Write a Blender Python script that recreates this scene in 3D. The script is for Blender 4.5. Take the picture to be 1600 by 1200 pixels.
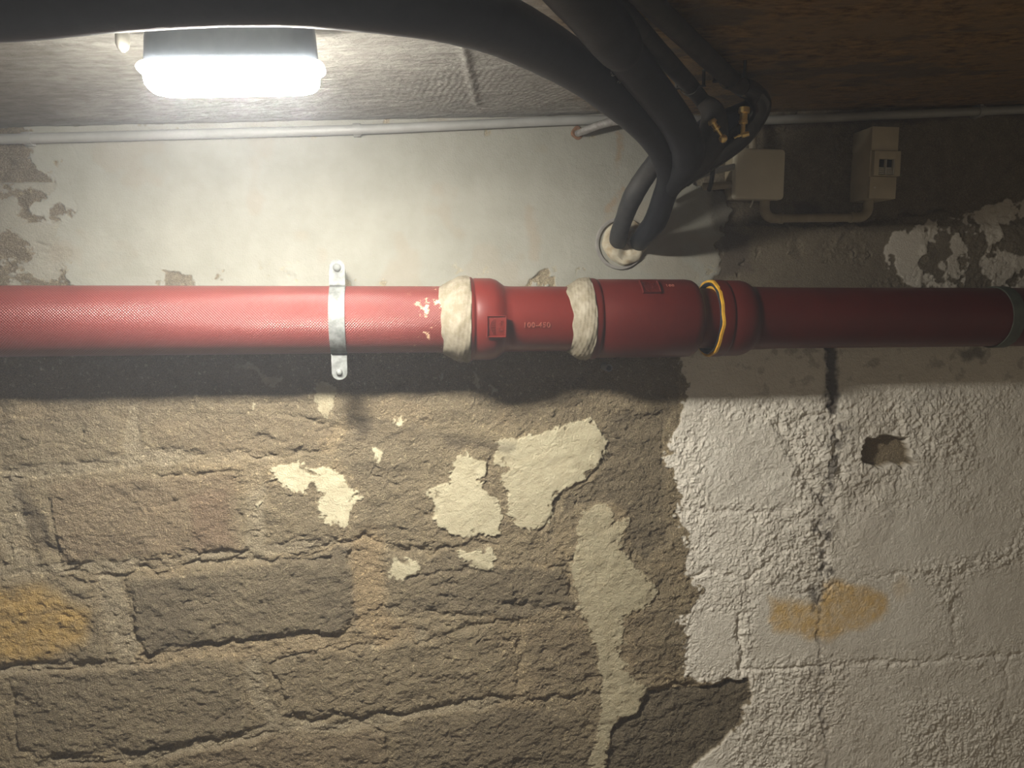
import bpy, bmesh, math, random
import numpy as np
from mathutils import Vector, Matrix
random.seed(3)
for o in list(bpy.data.objects): bpy.data.objects.remove(o)
SC = bpy.context.scene
COL = SC.collection

# ------------------------------------------------------------------ camera
F = 1208.0; YAW = math.radians(8.2); PIT = math.radians(6.42); CAM = np.array([0, -1.47, 0.0])
FW = np.array([math.sin(YAW)*math.cos(PIT), math.cos(YAW)*math.cos(PIT), -math.sin(PIT)])
RT = np.array([math.cos(YAW), -math.sin(YAW), 0.0]); UP = np.cross(RT, FW)
cd = bpy.data.cameras.new('camera'); cam = bpy.data.objects.new('camera', cd); COL.objects.link(cam)
cd.sensor_width = 36; cd.lens = F/1600*36; cd.clip_start = 0.01
cam.matrix_world = Matrix(((RT[0], UP[0], -FW[0], CAM[0]), (RT[1], UP[1], -FW[1], CAM[1]), (RT[2], UP[2], -FW[2], CAM[2]), (0, 0, 0, 1)))
SC.camera = cam
# ------------------------------------------------------------------ world, exposure
world = bpy.data.worlds.new('basement_gloom'); SC.world = world; world.use_nodes = True
bg = world.node_tree.nodes['Background']; bg.inputs[0].default_value = (1.0, 0.83, 0.60, 1); bg.inputs[1].default_value = 0.085
SC.view_settings.view_transform = 'Standard'; SC.view_settings.look = 'None'
SC.view_settings.gamma = 1; SC.view_settings.use_curve_mapping = False; SC.view_settings.exposure = 1.05
LAMP_STRENGTH = 300.0

# ------------------------------------------------------------------ photo pixel -> place
def ray(px, py): return FW + RT*(px-800)/F - UP*(py-600)/F
def W(px, py, d=0.0):
    r = ray(px, py); return Vector(CAM + r*((-d-CAM[1])/r[1]))
def ceil_z(x): return 0.322 + 0.053*x
AX_D, AX_Z = 0.09, -0.0395

# ------------------------------------------------------------------ object helpers
def link(name, me, mat=None, parent=None, smooth=True):
    o = bpy.data.objects.new(name, me); COL.objects.link(o)
    if mat: me.materials.append(mat)
    if parent: o.parent = parent
    if smooth: me.polygons.foreach_set('use_smooth', [True]*len(me.polygons))
    return o
def tag(o, label=None, cat=None, group=None, kind=None):
    if label: o['label'] = label
    if cat: o['category'] = cat
    if group: o['group'] = group
    if kind: o['kind'] = kind
    return o
def thing(name, label, cat, loc, group=None):
    o = bpy.data.objects.new(name, None); COL.objects.link(o); o.location = loc; o.empty_display_size = 0.02
    return tag(o, label, cat, group)
def build(name, bm, mat, parent=None, smooth=True, sharp=40):
    if parent is not None:
        bmesh.ops.translate(bm, verts=bm.verts, vec=-Vector(parent_loc(parent)))
    bmesh.ops.recalc_face_normals(bm, faces=bm.faces)
    me = bpy.data.meshes.new(name); bm.to_mesh(me); bm.free()
    if smooth:
        me.polygons.foreach_set('use_smooth', [True]*len(me.polygons))
        me.set_sharp_from_angle(angle=math.radians(sharp))
    o = bpy.data.objects.new(name, me); COL.objects.link(o); me.materials.append(mat)
    if parent is not None: o.parent = parent
    return o
def parent_loc(p):
    v = Vector((0, 0, 0))
    while p: v += p.location; p = p.parent
    return v
def catmull(pts, n=10):
    P = [Vector(p) for p in pts]; P = [2*P[0]-P[1]] + P + [2*P[-1]-P[-2]]
    out = []
    for i in range(1, len(P)-2):
        for k in range(n):
            t = k/n; a, b, c, d = P[i-1:i+3]
            out.append(0.5*((2*b)+(c-a)*t+(2*a-5*b+4*c-d)*t*t+(3*b-a-3*c+d)*t**3))
    out.append(P[-2]); return out
def lerp_list(v, n):
    out = []
    for i in range(len(v)-1):
        for k in range(n): out.append(v[i]+(v[i+1]-v[i])*k/n)
    out.append(v[-1]); return out
def sweep(bm, pts, rad, seg=20, caps=True, wob=0.0, seed=0, round_end=False):
    rs = random.Random(seed); rings = []; n = len(pts)
    prev = None
    for i, p in enumerate(pts):
        t = (pts[min(i+1, n-1)]-pts[max(i-1, 0)]).normalized()
        if prev is None:
            a = Vector((0, 0, 1)) if abs(t.z) < 0.9 else Vector((1, 0, 0)); u = t.cross(a).normalized()
        else: u = (prev - t*prev.dot(t)).normalized()
        prev = u; v = t.cross(u)
        r = rad[i] if hasattr(rad, '__len__') else rad
        ring = []
        ph = rs.random()*6
        for k in range(seg):
            a = 2*math.pi*k/seg
            rr = r*(1+wob*(rs.random()-0.5) + wob*0.8*math.sin(2*a+ph*0.1+i*0.3))
            ring.append(bm.verts.new(p+(u*math.cos(a)+v*math.sin(a))*rr))
        rings.append(ring)
    for a, b in zip(rings, rings[1:]):
        for k in range(seg): bm.faces.new((a[k], a[(k+1) % seg], b[(k+1) % seg], b[k]))
    if caps:
        bm.faces.new(rings[0][::-1]); bm.faces.new(rings[-1])
    return rings
def tube(name, pts, rad, mat, parent=None, n=10, seg=20, wob=0.0, seed=0):
    bm = bmesh.new(); P = catmull(pts, n)
    R = lerp_list(list(rad), n) if hasattr(rad, '__len__') else rad
    sweep(bm, P, R, seg, wob=wob, seed=seed)
    return build(name, bm, mat, parent)
def frame_of(axis):
    t = Vector(axis).normalized(); a = Vector((0, 0, 1)) if abs(t.z) < 0.9 else Vector((1, 0, 0))
    u = t.cross(a).normalized(); return t, u, t.cross(u)
def lathe(bm, origin, axis, prof, seg=64, jit=None):
    """prof: list of (distance along axis, radius)"""
    t, u, v = frame_of(axis); o = Vector(origin); rings = []
    for i, (s, r) in enumerate(prof):
        ring = []
        for k in range(seg):
            a = 2*math.pi*k/seg; ds = dr = 0
            if jit: ds, dr = jit(i, a)
            ring.append(bm.verts.new(o + t*(s+ds) + (u*math.cos(a)+v*math.sin(a))*max(r+dr, 1e-5)))
        rings.append(ring)
    for a, b in zip(rings, rings[1:]):
        for k in range(seg): bm.faces.new((a[k], a[(k+1) % seg], b[(k+1) % seg], b[k]))
    if prof[0][1] > 1e-4: bm.faces.new(rings[0][::-1])
    if prof[-1][1] > 1e-4: bm.faces.new(rings[-1])
    return rings
def box(bm, x0, x1, y0, y1, z0, z1, bev=0.0, seg=2):
    vs = [bm.verts.new((x, y, z)) for x in (x0, x1) for y in (y0, y1) for z in (z0, z1)]
    fs = [bm.faces.new([vs[i] for i in q]) for q in ((0, 1, 3, 2), (4, 6, 7, 5), (0, 4, 5, 1), (2, 3, 7, 6), (0, 2, 6, 4), (1, 5, 7, 3))]
    if bev:
        es = {e for f in fs for e in f.edges}
        bmesh.ops.bevel(bm, geom=list(es), offset=bev, segments=seg, affect='EDGES', profile=0.5)
def rounded_slab(bm, cx, cz, w, h, y0, y1, r, bev=0.002, seg=8):
    """rounded rectangle in the wall plane, from y0 (back) to y1 (front, more negative)"""
    def ring(inset, y):
        out = []
        for sx, sz, a0 in ((1, 1, 0), (-1, 1, 90), (-1, -1, 180), (1, -1, 270)):
            for k in range(seg+1):
                a = math.radians(a0+90*k/seg); rr = max(r-inset, 0.0005)
                out.append(bm.verts.new((cx+sx*(w/2-r)+math.cos(a)*rr, y, cz+sz*(h/2-r)+math.sin(a)*rr)))
        return out
    rs = [ring(0, y0), ring(0, y1+bev), ring(bev*0.3, y1+bev*0.3), ring(bev, y1)]
    for a, b in zip(rs, rs[1:]):
        n = len(a)
        for k in range(n): bm.faces.new((a[k], a[(k+1) % n], b[(k+1) % n], b[k]))
    bm.faces.new(rs[0]); bm.faces.new(rs[-1][::-1])

# ------------------------------------------------------------------ materials
def new_mat(name):
    m = bpy.data.materials.new(name); m.use_nodes = True
    nt = m.node_tree; return m, nt, nt.nodes['Principled BSDF']
def nd(nt, t, **k):
    n = nt.nodes.new(t)
    for a, b in k.items(): setattr(n, a, b)
    return n
def noise(nt, scale, detail=6, rough=0.6, vec=None, dist=0.0):
    n = nd(nt, 'ShaderNodeTexNoise'); n.inputs['Scale'].default_value = scale; n.inputs['Detail'].default_value = detail
    n.inputs['Roughness'].default_value = rough; n.inputs['Distortion'].default_value = dist
    if vec: nt.links.new(vec, n.inputs['Vector'])
    return n.outputs['Fac']
def ramp(nt, fac, a, b, ca=None, cb=None):
    r = nd(nt, 'ShaderNodeValToRGB'); e = r.color_ramp.elements
    e[0].position = a; e[1].position = b
    e[0].color = (*ca, 1) if ca else (0, 0, 0, 1); e[1].color = (*cb, 1) if cb else (1, 1, 1, 1)
    nt.links.new(fac, r.inputs[0]); return r.outputs[0]
def mix(nt, fac, a, b, mode='MIX'):
    m = nd(nt, 'ShaderNodeMix', data_type='RGBA', blend_type=mode)
    for s, x in ((m.inputs[0], fac), (m.inputs[6], a), (m.inputs[7], b)):
        if hasattr(x, 'links') or hasattr(x, 'is_linked'): nt.links.new(x, s)
        elif isinstance(x, tuple): s.default_value = (*x, 1)
        else: s.default_value = x
    return m.outputs[2]
def mathn(nt, op, a, b=None, clamp=False):
    m = nd(nt, 'ShaderNodeMath', operation=op, use_clamp=clamp)
    for s, x in zip(m.inputs, (a, b)):
        if x is None: continue
        if hasattr(x, 'is_linked'): nt.links.new(x, s)
        else: s.default_value = x
    return m.outputs[0]
def bump(nt, bsdf, h, strength=0.3, dist=0.001, prev=None):
    b = nd(nt, 'ShaderNodeBump'); b.inputs['Distance'].default_value = dist
    if hasattr(strength, 'is_linked'): nt.links.new(strength, b.inputs['Strength'])
    else: b.inputs['Strength'].default_value = strength
    nt.links.new(h, b.inputs['Height'])
    if prev: nt.links.new(prev, b.inputs['Normal'])
    nt.links.new(b.outputs[0], bsdf.inputs['Normal']); return b.outputs[0]
def objco(nt): return nd(nt, 'ShaderNodeTexCoord').outputs['Object']
def geopos(nt): return nd(nt, 'ShaderNodeNewGeometry').outputs['Position']
def simple(name, col, rough=0.5, metal=0.0, col2=None, scale=30, bmp=0.15, bscale=200, spec=0.5, lo=0.4, hi=0.65):
    m, nt, b = new_mat(name); v = geopos(nt)
    b.inputs['Roughness'].default_value = rough; b.inputs['Metallic'].default_value = metal
    b.inputs['Specular IOR Level'].default_value = spec
    c2 = col2 or tuple(x*0.8 for x in col)
    nt.links.new(ramp(nt, noise(nt, scale, 6, 0.65, v), lo, hi, c2, col), b.inputs['Base Color'])
    if bmp: bump(nt, b, noise(nt, bscale, 4, 0.6, v), bmp, 0.001)
    return m

RED = (0.12, 0.013, 0.009)
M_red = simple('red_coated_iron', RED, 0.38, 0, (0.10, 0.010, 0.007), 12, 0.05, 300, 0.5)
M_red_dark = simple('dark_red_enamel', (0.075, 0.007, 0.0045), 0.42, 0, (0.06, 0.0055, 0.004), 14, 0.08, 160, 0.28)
M_lit_red = simple('lit_raised_red', (0.28, 0.09, 0.06), 0.4, 0, (0.17, 0.035, 0.025), 90, 0.05, 300)  # lighter red paints in the light caught on the raised letters
# textured red coating of the left-hand pipe: fine pressed mesh, worn near the joint
def mat_mesh_red():
    m, nt, b = new_mat('red_mesh_pressed_coating'); v = geopos(nt)
    sep = nd(nt, 'ShaderNodeSeparateXYZ'); nt.links.new(v, sep.inputs[0])
    ang = mathn(nt, 'ARCTAN2', mathn(nt, 'ADD', sep.outputs[2], -AX_Z), mathn(nt, 'ADD', sep.outputs[1], AX_D))
    nz = mathn(nt, 'MULTIPLY', noise(nt, 9, 3, 0.5, v), 6.0)
    s1 = mathn(nt, 'SINE', mathn(nt, 'ADD', mathn(nt, 'MULTIPLY', sep.outputs[0], 1350.0), nz))
    s2 = mathn(nt, 'SINE', mathn(nt, 'ADD', mathn(nt, 'MULTIPLY', ang, 78.0), nz))
    h = mathn(nt, 'MULTIPLY', s1, s2)
    wear = ramp(nt, noise(nt, 60, 6, 0.7, v), 0.60, 0.64)
    zone = ramp(nt, sep.outputs[0], 0.010, 0.040)
    zone2 = mathn(nt, 'SUBTRACT', 1.0, ramp(nt, sep.outputs[2], -0.035, -0.02))
    wm = mathn(nt, 'MULTIPLY', mathn(nt, 'MULTIPLY', wear, zone), 0.75)
    base = ramp(nt, noise(nt, 10, 5, 0.6, v), 0.35, 0.7, (0.125, 0.019, 0.016), (0.15, 0.026, 0.022))
    base = mix(nt, mathn(nt, 'MULTIPLY', mathn(nt, 'GREATER_THAN', h, 0.5), 0.18), base, (0.45, 0.15, 0.13))
    nt.links.new(mix(nt, wm, base, (0.72, 0.52, 0.33)), b.inputs['Base Color'])
    b.inputs['Roughness'].default_value = 0.36; b.inputs['Specular IOR Level'].default_value = 0.55
    bump(nt, b, h, 0.6, 0.0009); return m
M_mesh = mat_mesh_red()
M_tape = simple('beige_jointing_paste', (0.24, 0.215, 0.165), 0.75, 0, (0.165, 0.14, 0.095), 55, 0.6, 130, 0.3)
M_gasket = simple('blue_black_rubber', (0.022, 0.036, 0.050), 0.45, 0, (0.012, 0.018, 0.026), 40, 0.1, 200)
M_yellow = simple('yellow_seal_paint', (0.62, 0.36, 0.03), 0.5, 0, (0.45, 0.24, 0.02), 60, 0.1, 200)
M_zinc = simple('galvanised_steel', (0.19, 0.20, 0.195), 0.6, 0.1, (0.10, 0.105, 0.10), 70, 0.2, 260, lo=0.38, hi=0.6)
M_green = simple('weathered_green_grey_steel', (0.075, 0.085, 0.06), 0.6, 0.2, (0.05, 0.055, 0.04), 60, 0.2, 220)
M_foam = simple('black_foam_insulation', (0.009, 0.010, 0.013), 0.55, 0, (0.005, 0.006, 0.008), 26, 0.2, 220, 0.2)
M_foam_dust = simple('dusty_black_foam_insulation', (0.04, 0.038, 0.036), 0.6, 0, (0.012, 0.013, 0.015), 22, 0.3, 160, 0.4, lo=0.35, hi=0.7)
M_gloss = simple('shiny_black_rubber', (0.012, 0.012, 0.014), 0.2, 0, None, 20, 0.05, 100, 0.6)
M_pipe_dk = simple('dark_lagged_pipe', (0.030, 0.025, 0.020), 0.7, 0, (0.018, 0.016, 0.014), 30, 0.2, 220, 0.3)
M_tear = simple('torn_foil_lining', (0.50, 0.47, 0.40), 0.6, 0, (0.12, 0.11, 0.10), 300, 0.4, 300, lo=0.45, hi=0.55)
M_brass = simple('polished_brass', (1.0, 0.76, 0.32), 0.28, 0.75, (0.95, 0.66, 0.24), 80, 0.05, 200)
M_pvc = simple('grey_white_pvc', (0.28, 0.28, 0.265), 0.45, 0, (0.23, 0.23, 0.215), 18, 0.05, 150)
M_pvc_d = simple('dusty_cream_pvc', (0.34, 0.29, 0.20), 0.5, 0, (0.27, 0.23, 0.155), 25, 0.08, 150)
M_box = simple('cream_plastic_cover', (0.62, 0.58, 0.46), 0.45, 0, (0.56, 0.52, 0.41), 12, 0.03, 150)
M_mcb = simple('cream_painted_enclosure', (0.48, 0.42, 0.30), 0.55, 0, (0.40, 0.35, 0.245), 16, 0.06, 150)
M_black = simple('black_plastic', (0.012, 0.012, 0.014), 0.4, 0, None, 20, 0, 100)
M_white = simple('white_plastic', (0.55, 0.53, 0.46), 0.45, 0, None, 20, 0, 100)
M_lead = simple('grey_lead_pipe', (0.34, 0.33, 0.31), 0.6, 0.2, (0.18, 0.17, 0.16), 60, 0.3, 150)
M_rust = simple('rusty_ring', (0.26, 0.13, 0.06), 0.85, 0, (0.13, 0.065, 0.035), 70, 0.5, 200)
M_collar = simple('cream_mortar_filling', (0.38, 0.345, 0.265), 0.9, 0, (0.27, 0.20, 0.11), 45, 1.0, 110, 0.2, lo=0.3, hi=0.55)
M_cement = simple('grey_sleeve_plastic', (0.23, 0.22, 0.20), 0.7, 0, (0.17, 0.16, 0.15), 40, 0.3, 160)
M_lampbody = simple('white_lamp_housing', (0.20, 0.23, 0.27), 0.45, 0, None, 20, 0, 100)
def mat_emit(name='lit_opal_diffuser', k=1.0):
    m, nt, b = new_mat(name)
    b.inputs['Base Color'].default_value = (0.9, 0.9, 0.9, 1)
    b.inputs['Emission Color'].default_value = (1.0, 0.955, 0.86, 1); b.inputs['Emission Strength'].default_value = LAMP_STRENGTH*k
    return m
M_emit = mat_emit(); M_emit_side = mat_emit('lit_opal_rim', 0.035)

# ------------------------------------------------------------------ numpy noise
def vnoise(x, y, seed):
    rg = np.random.RandomState(seed); L = rg.rand(256, 256).astype(np.float32)*2-1
    xi = np.floor(x).astype(np.int32); yi = np.floor(y).astype(np.int32)
    fx = (x-xi).astype(np.float32); fy = (y-yi).astype(np.float32)
    fx = fx*fx*(3-2*fx); fy = fy*fy*(3-2*fy)
    x0 = xi & 255; x1 = (xi+1) & 255; y0 = yi & 255; y1 = (yi+1) & 255
    a = L[y0, x0]; b = L[y0, x1]; c = L[y1, x0]; d = L[y1, x1]
    return (a+(b-a)*fx)*(1-fy) + (c+(d-c)*fx)*fy
def fbm(x, y, f, octv, seed, gain=0.5, ridged=False):
    s = np.zeros_like(x, dtype=np.float32); amp = 1.0; tot = 0
    for o in range(octv):
        n = vnoise(x*f+o*17.3, y*f+o*9.1, seed+o*7)
        if ridged: n = 1-2*np.abs(n)
        s += amp*n; tot += amp; amp *= gain; f *= 2.03
    return s/tot
def sstep(a, b, x):
    t = np.clip((x-a)/(b-a), 0, 1); return t*t*(3-2*t)

def grid_mesh(name, X, Y, Z, mat, attrs, flip=False):
    ny, nx = X.shape
    me = bpy.data.meshes.new(name)
    co = np.stack([X, Y, Z], -1).astype(np.float32).reshape(-1)
    me.vertices.add(nx*ny); me.vertices.foreach_set('co', co)
    idx = np.arange(nx*ny, dtype=np.int32).reshape(ny, nx)
    q = np.stack([idx[:-1, :-1], idx[:-1, 1:], idx[1:, 1:], idx[1:, :-1]], -1)
    if flip: q = q[..., ::-1]
    q = q.reshape(-1); nf = q.size//4
    me.loops.add(q.size); me.loops.foreach_set('vertex_index', q)
    me.polygons.add(nf); me.polygons.foreach_set('loop_start', np.arange(0, q.size, 4, dtype=np.int32))
    me.polygons.foreach_set('use_smooth', np.ones(nf, dtype=bool))
    me.update(calc_edges=True)
    for k, (r, g, b) in attrs.items():
        at = me.attributes.new(k, 'FLOAT_COLOR', 'POINT')
        at.data.foreach_set('color', np.stack([r, g, b, np.ones_like(r)], -1).astype(np.float32).reshape(-1))
    o = bpy.data.objects.new(name, me); COL.objects.link(o); me.materials.append(mat)
    return o

# ------------------------------------------------------------------ the wall
def project(X, Z):
    dx, dy, dz = X-CAM[0], 0-CAM[1], Z-CAM[2]
    k = dx*FW[0]+dy*FW[1]+dz*FW[2]
    return 800+F*(dx*RT[0]+dy*RT[1]+dz*RT[2])/k, 600-F*(dx*UP[0]+dy*UP[1]+dz*UP[2])/k
def poly_sd(PX, PY, poly, margin=40):
    """signed distance in photo-sized units on the wall, positive inside, clipped at margin"""
    P = np.array(poly, dtype=np.float32); out = np.full(PX.shape, -margin, dtype=np.float32)
    m = (PX > P[:, 0].min()-margin) & (PX < P[:, 0].max()+margin) & (PY > P[:, 1].min()-margin) & (PY < P[:, 1].max()+margin)
    x = PX[m]; y = PY[m]; d = np.full(x.shape, 1e9, dtype=np.float32); ins = np.zeros(x.shape, dtype=bool)
    for (ax, ay), (bx, by) in zip(P, np.roll(P, -1, 0)):
        ex, ey = bx-ax, by-ay; L = ex*ex+ey*ey+1e-9
        t = np.clip(((x-ax)*ex+(y-ay)*ey)/L, 0, 1)
        d = np.minimum(d, (x-ax-t*ex)**2+(y-ay-t*ey)**2)
        if ay != by: ins ^= ((ay > y) != (by > y)) & (x < ex*(y-ay)/(by-ay)+ax)
    d = np.sqrt(d); out[m] = np.clip(np.where(ins, d, -d), -margin, 1e3); return out
def line_d(PX, PY, line, margin=40):
    P = np.array(line, dtype=np.float32); out = np.full(PX.shape, margin, dtype=np.float32)
    m = (PX > P[:, 0].min()-margin) & (PX < P[:, 0].max()+margin) & (PY > P[:, 1].min()-margin) & (PY < P[:, 1].max()+margin)
    x = PX[m]; y = PY[m]; d = np.full(x.shape, 1e9, dtype=np.float32)
    for (ax, ay), (bx, by) in zip(P[:-1], P[1:]):
        ex, ey = bx-ax, by-ay; L = ex*ex+ey*ey+1e-9
        t = np.clip(((x-ax)*ex+(y-ay)*ey)/L, 0, 1)
        d = np.minimum(d, (x-ax-t*ex)**2+(y-ay-t*ey)**2)
    out[m] = np.minimum(np.sqrt(d), margin); return out

UPPER = [(25,150),(25,262),(57,280),(68,300),(50,325),(60,350),(82,380),(106,393),(104,428),(122,450),(130,480),(1105,490),(1112,440),(1130,400),(1120,360),(1136,330),(1128,300),(1070,280),(1048,240),(1062,150)]
WHITE = [(1052,500),(1060,562),(1079,615),(1056,664),(1041,720),(1064,765),(1056,817),(1078,850),(1068,890),(1100,930),(1066,960),(1068,1010),(1080,1062),(1168,1062),(1172,1090),(1155,1135),(1115,1170),(1075,1200),(1060,1320),(2600,1320),(2600,500)]
CREAM = [
 [(921,652),(947,679),(953,709),(932,731),(916,736),(912,753),(877,768),(866,779),(859,814),(831,832),(807,819),(789,793),(789,766),(781,753),(794,731),(772,722),(781,688),(838,679),(872,666),(903,661)],
 [(706,718),(724,701),(759,727),(761,744),(750,753),(768,775),(785,797),(785,836),(724,841),(702,832),(684,819),(680,793),(671,766),(702,753)],
 [(422,736),(444,727),(466,716),(488,727),(496,731),(518,731),(540,744),(544,762),(564,775),(553,793),(544,819),(522,819),(505,810),(496,793),(498,771),(490,753),(479,766),(444,764),(433,757)],
 [(610,880),(632,869),(654,880),(649,893),(636,906),(623,908),(606,902)],
 [(711,862),(763,858),(774,871),(768,891),(733,887),(724,875)],
 [(903,819),(916,797),(938,788),(951,797),(964,819),(982,810),(978,836),(964,845),(978,871),(1004,898),(1030,925),(1020,945),(1000,955),(977,957),(973,990),(970,1025),(985,1060),(1012,1075),(1010,1090),(994,1115),(965,1118),(955,1150),(945,1210),(918,1210),(935,1130),(940,1080),(935,1020),(915,980),(903,940),(893,890),(900,860)],
 [(588,702),(600,708),(598,724),(588,718)], [(614,660),(624,655),(631,660),(622,666)],
 [(491,600),(520,600),(524,630),(512,655),(500,640),(493,625)],
 [(367,572),(385,563),(402,570),(418,585),(443,588),(435,605),(418,600),(400,580)],
 [(742,580),(758,590),(745,608)], [(762,598),(778,602),(774,616)], [(678,590),(690,586),(688,596)], [(505,735),(512,730),(512,740)],
 [(398,790),(406,783),(403,800)], [(386,638),(394,634),(394,646)],
]
STONES = [  # polygon, height (mm), darkness, redness
 ([(205,905),(300,890),(400,875),(470,872),(545,850),(553,960),(530,985),(420,1000),(300,1012),(228,1020),(207,975)], 4.0, .85, 0),
 ([(18,1052),(110,1045),(240,1035),(372,1024),(386,1080),(388,1140),(262,1168),(170,1172),(85,1183),(25,1170)], 3.0, .55, 0),
 ([(-200,915),(60,905),(155,915),(165,1028),(60,1036),(-200,1046)], 3.0, .30, 0),
 ([(432,1036),(520,1012),(660,1000),(805,975),(812,1080),(700,1100),(600,1115),(455,1118)], 1.5, .15, 0),
 ([(70,755),(220,745),(372,742),(380,855),(240,865),(90,885)], 2.5, .25, .35),
 ([(425,760),(560,740),(640,770),(650,850),(540,838),(470,862),(420,860)], 1.5, .35, 0),
 ([(604,868),(700,855),(770,880),(880,885),(893,930),(900,950),(800,970),(700,955),(602,945)], 3.0, .75, 0),
 ([(-200,650),(180,645),(190,705),(90,735),(-200,745)], 2.5, .45, 0),
 ([(225,655),(420,650),(520,660),(500,700),(400,705),(250,710)], 2, .25, .15),
 ([(620,1145),(700,1115),(820,1105),(920,1120),(930,1300),(600,1300)], 1, .70, .05),
 ([(250,1185),(380,1155),(560,1140),(600,1150),(600,1320),(240,1320)], 3, .2, .25),
 ([(-200,1195),(200,1195),(220,1320),(-200,1320)], 2, .3, .3),
 ([(545,640),(640,660),(770,680),(700,700),(680,760),(660,820),(560,830),(566,760),(520,720)], 0, .55, 0),
 ([(955,640),(1050,640),(1040,780),(1050,850),(1010,885),(985,860),(975,800),(930,785),(880,800),(872,780),(930,745)], -3, .72, 0),
 ([(980,960),(1060,940),(1062,1050),(1000,1060),(978,1020)], 0, .30, 0),
 ([(825,985),(900,975),(930,1020),(930,1070),(828,1085)], 0, .25, .1),
]
EXPOSED = [(1008,1083),(1100,1074),(1165,1064),(1171,1090),(1154,1132),(1112,1165),(1075,1205),(950,1210),(958,1135),(972,1118),(994,1116)]
MORTAR = [([(-150,748),(0,743),(120,730),(240,716),(400,712),(440,722)], 13), ([(-100,885),(70,893),(150,888),(300,872),(380,862),(520,845)], 9),
 ([(172,900),(180,965),(205,1025)], 17), ([(-100,1045),(110,1038),(225,1030),(350,1012),(430,1010),(560,992),(660,985)], 10),
 ([(398,1025),(408,1080),(430,1130)], 14), ([(60,1195),(250,1178),(380,1150),(450,1135),(600,1130),(700,1105),(820,1092)], 8),
 ([(207,640),(205,690),(235,716)], 12), ([(400,720),(402,790),(398,860)], 16), ([(575,850),(578,900),(575,950),(585,985)], 25), ([(8,745),(12,800),(40,880)], 22)]
CRACKS = [ # line, width px, depth mm
 ([(100,893),(150,898),(195,902),(225,889),(244,896),(281,889),(311,877),(349,877),(397,874),(446,877),(487,872),(517,874),(525,855),(540,844),(570,842),(600,859),(640,862)], 4, 9),
 ([(195,911),(206,982),(225,1022)], 5, 7),
 ([(225,1024),(270,1012),(326,1005),(360,1005),(405,1001),(442,994),(525,990),(551,979)], 5, 10),
 ([(-100,1050),(0,1046),(49,1035),(105,1033),(131,1046)], 5, 9), ([(82,1185),(124,1178),(169,1172),(210,1178),(262,1170),(300,1161),(375,1148)], 5, 9),
 ([(450,1118),(488,1125),(525,1118),(562,1129),(588,1116),(631,1121),(666,1112)], 5, 10), ([(828,1094),(872,1090),(937,1081)], 3.5, 8),
 ([(810,967),(815,1024),(811,1081)], 5, 6), ([(1010,1082),(1047,1072),(1112,1072),(1165,1064)], 5, 11), ([(1154,959),(1158,1000),(1161,1046)], 4.5, 8),
 ([(1165,1050),(1240,1045),(1320,1038),(1420,1034),(1600,1022)], 3.5, 5), ([(1232,929),(1285,921),(1352,902),(1412,895),(1487,906),(1525,887),(1581,865)], 3, 3),
 ([(600,850),(640,862),(720,856)], 4, 6), ([(640,803),(684,801)], 5, 5), ([(386,685),(412,681),(446,692)], 5, 6), ([(499,670),(532,670)], 5, 7),
 ([(15,805),(60,812),(75,853),(110,880)], 7, 7), ([(1297,540),(1300,600),(1302,640)], 8, 8), ([(1298,640),(1306,690),(1288,760),(1282,830),(1290,870),(1280,940)], 5, 5),
 ([(1215,665),(1235,700),(1250,740),(1275,768),(1300,800)], 7, 7), ([(1213,667),(1262,652),(1290,645)], 6, 5), ([(1303,705),(1325,760),(1350,775)], 6, 5),
 ([(1395,640),(1412,680),(1430,705)], 6, 4), ([(1482,870),(1488,930),(1492,1010)], 5, 3), ([(1072,905),(1110,890),(1170,905),(1200,880)], 4, 5), ([(780,955),(800,948),(815,950)], 7, 8),
 ([(1060,785),(1110,800),(1200,800),(1240,790)], 5, 4), ([(1590,830),(1580,880)], 3, 3), ([(1280,960),(1285,1060),(1290,1200)], 4, 3), ([(1035,640),(1038,700),(1030,790)], 3, 3),
 ([(0,410),(30,420),(60,395),(106,394)], 3, 2.5), ([(107,285),(112,310),(125,332),(100,345),(86,352)], 1.6, 1.2), ([(60,378),(75,385)], 3, 3),
 ([(1165,347),(1300,350),(1400,340),(1480,325)], 5, 12), ([(1305,205),(1306,225),(1312,245),(1302,290),(1297,340)], 3, 4), ([(105,210),(120,250),(115,280)], 1.5, 1),
 ([(955,712),(934,731),(908,758),(880,772),(866,800),(842,832)], 4, 7), ([(980,845),(988,872),(1008,900),(1033,925)], 3.5, 6), ([(765,715),(764,750),(778,790)], 4, 6), ([(430,775),(470,772),(492,762)], 3, 4), ([(724,850),(738,846),(775,852)], 4, 6), ([(640,905),(680,898),(730,892),(775,896)], 5, 6), ([(440,850),(455,840),(475,838)], 4, 5), ([(30,700),(90,690),(150,702)], 3, 4), ([(250,790),(300,775)], 3, 3), ([(100,960),(140,975)], 3, 3), ([(240,930),(330,915)], 3, 2.5), ([(690,930),(760,945),(900,950)], 5, 6), ([(1015,1100),(1000,1118),(972,1128)], 5, 7), ([(1186,600),(1180,560)], 2, 2),
 ([(660,420),(668,412),(676,415)], 1.5, 1.5), ([(440,436),(452,430),(460,432)], 4, 3), ([(1575,1025),(1572,1080),(1560,1110)], 4, 3), ([(1480,1120),(1482,1200)], 3, 3)]
HOLE = [(1347,703),(1354,686),(1370,683),(1386,679),(1397,686),(1418,684),(1421,705),(1427,722),(1411,732),(1390,727),(1367,729),(1352,718)]
OCHRE = [(1204,936),(1240,938),(1277,942),(1285,914),(1311,903),(1356,918),(1382,934),(1388,955),(1367,974),(1326,983),(1292,998),(1262,996),(1244,987),(1214,987),(1204,966)]
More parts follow.
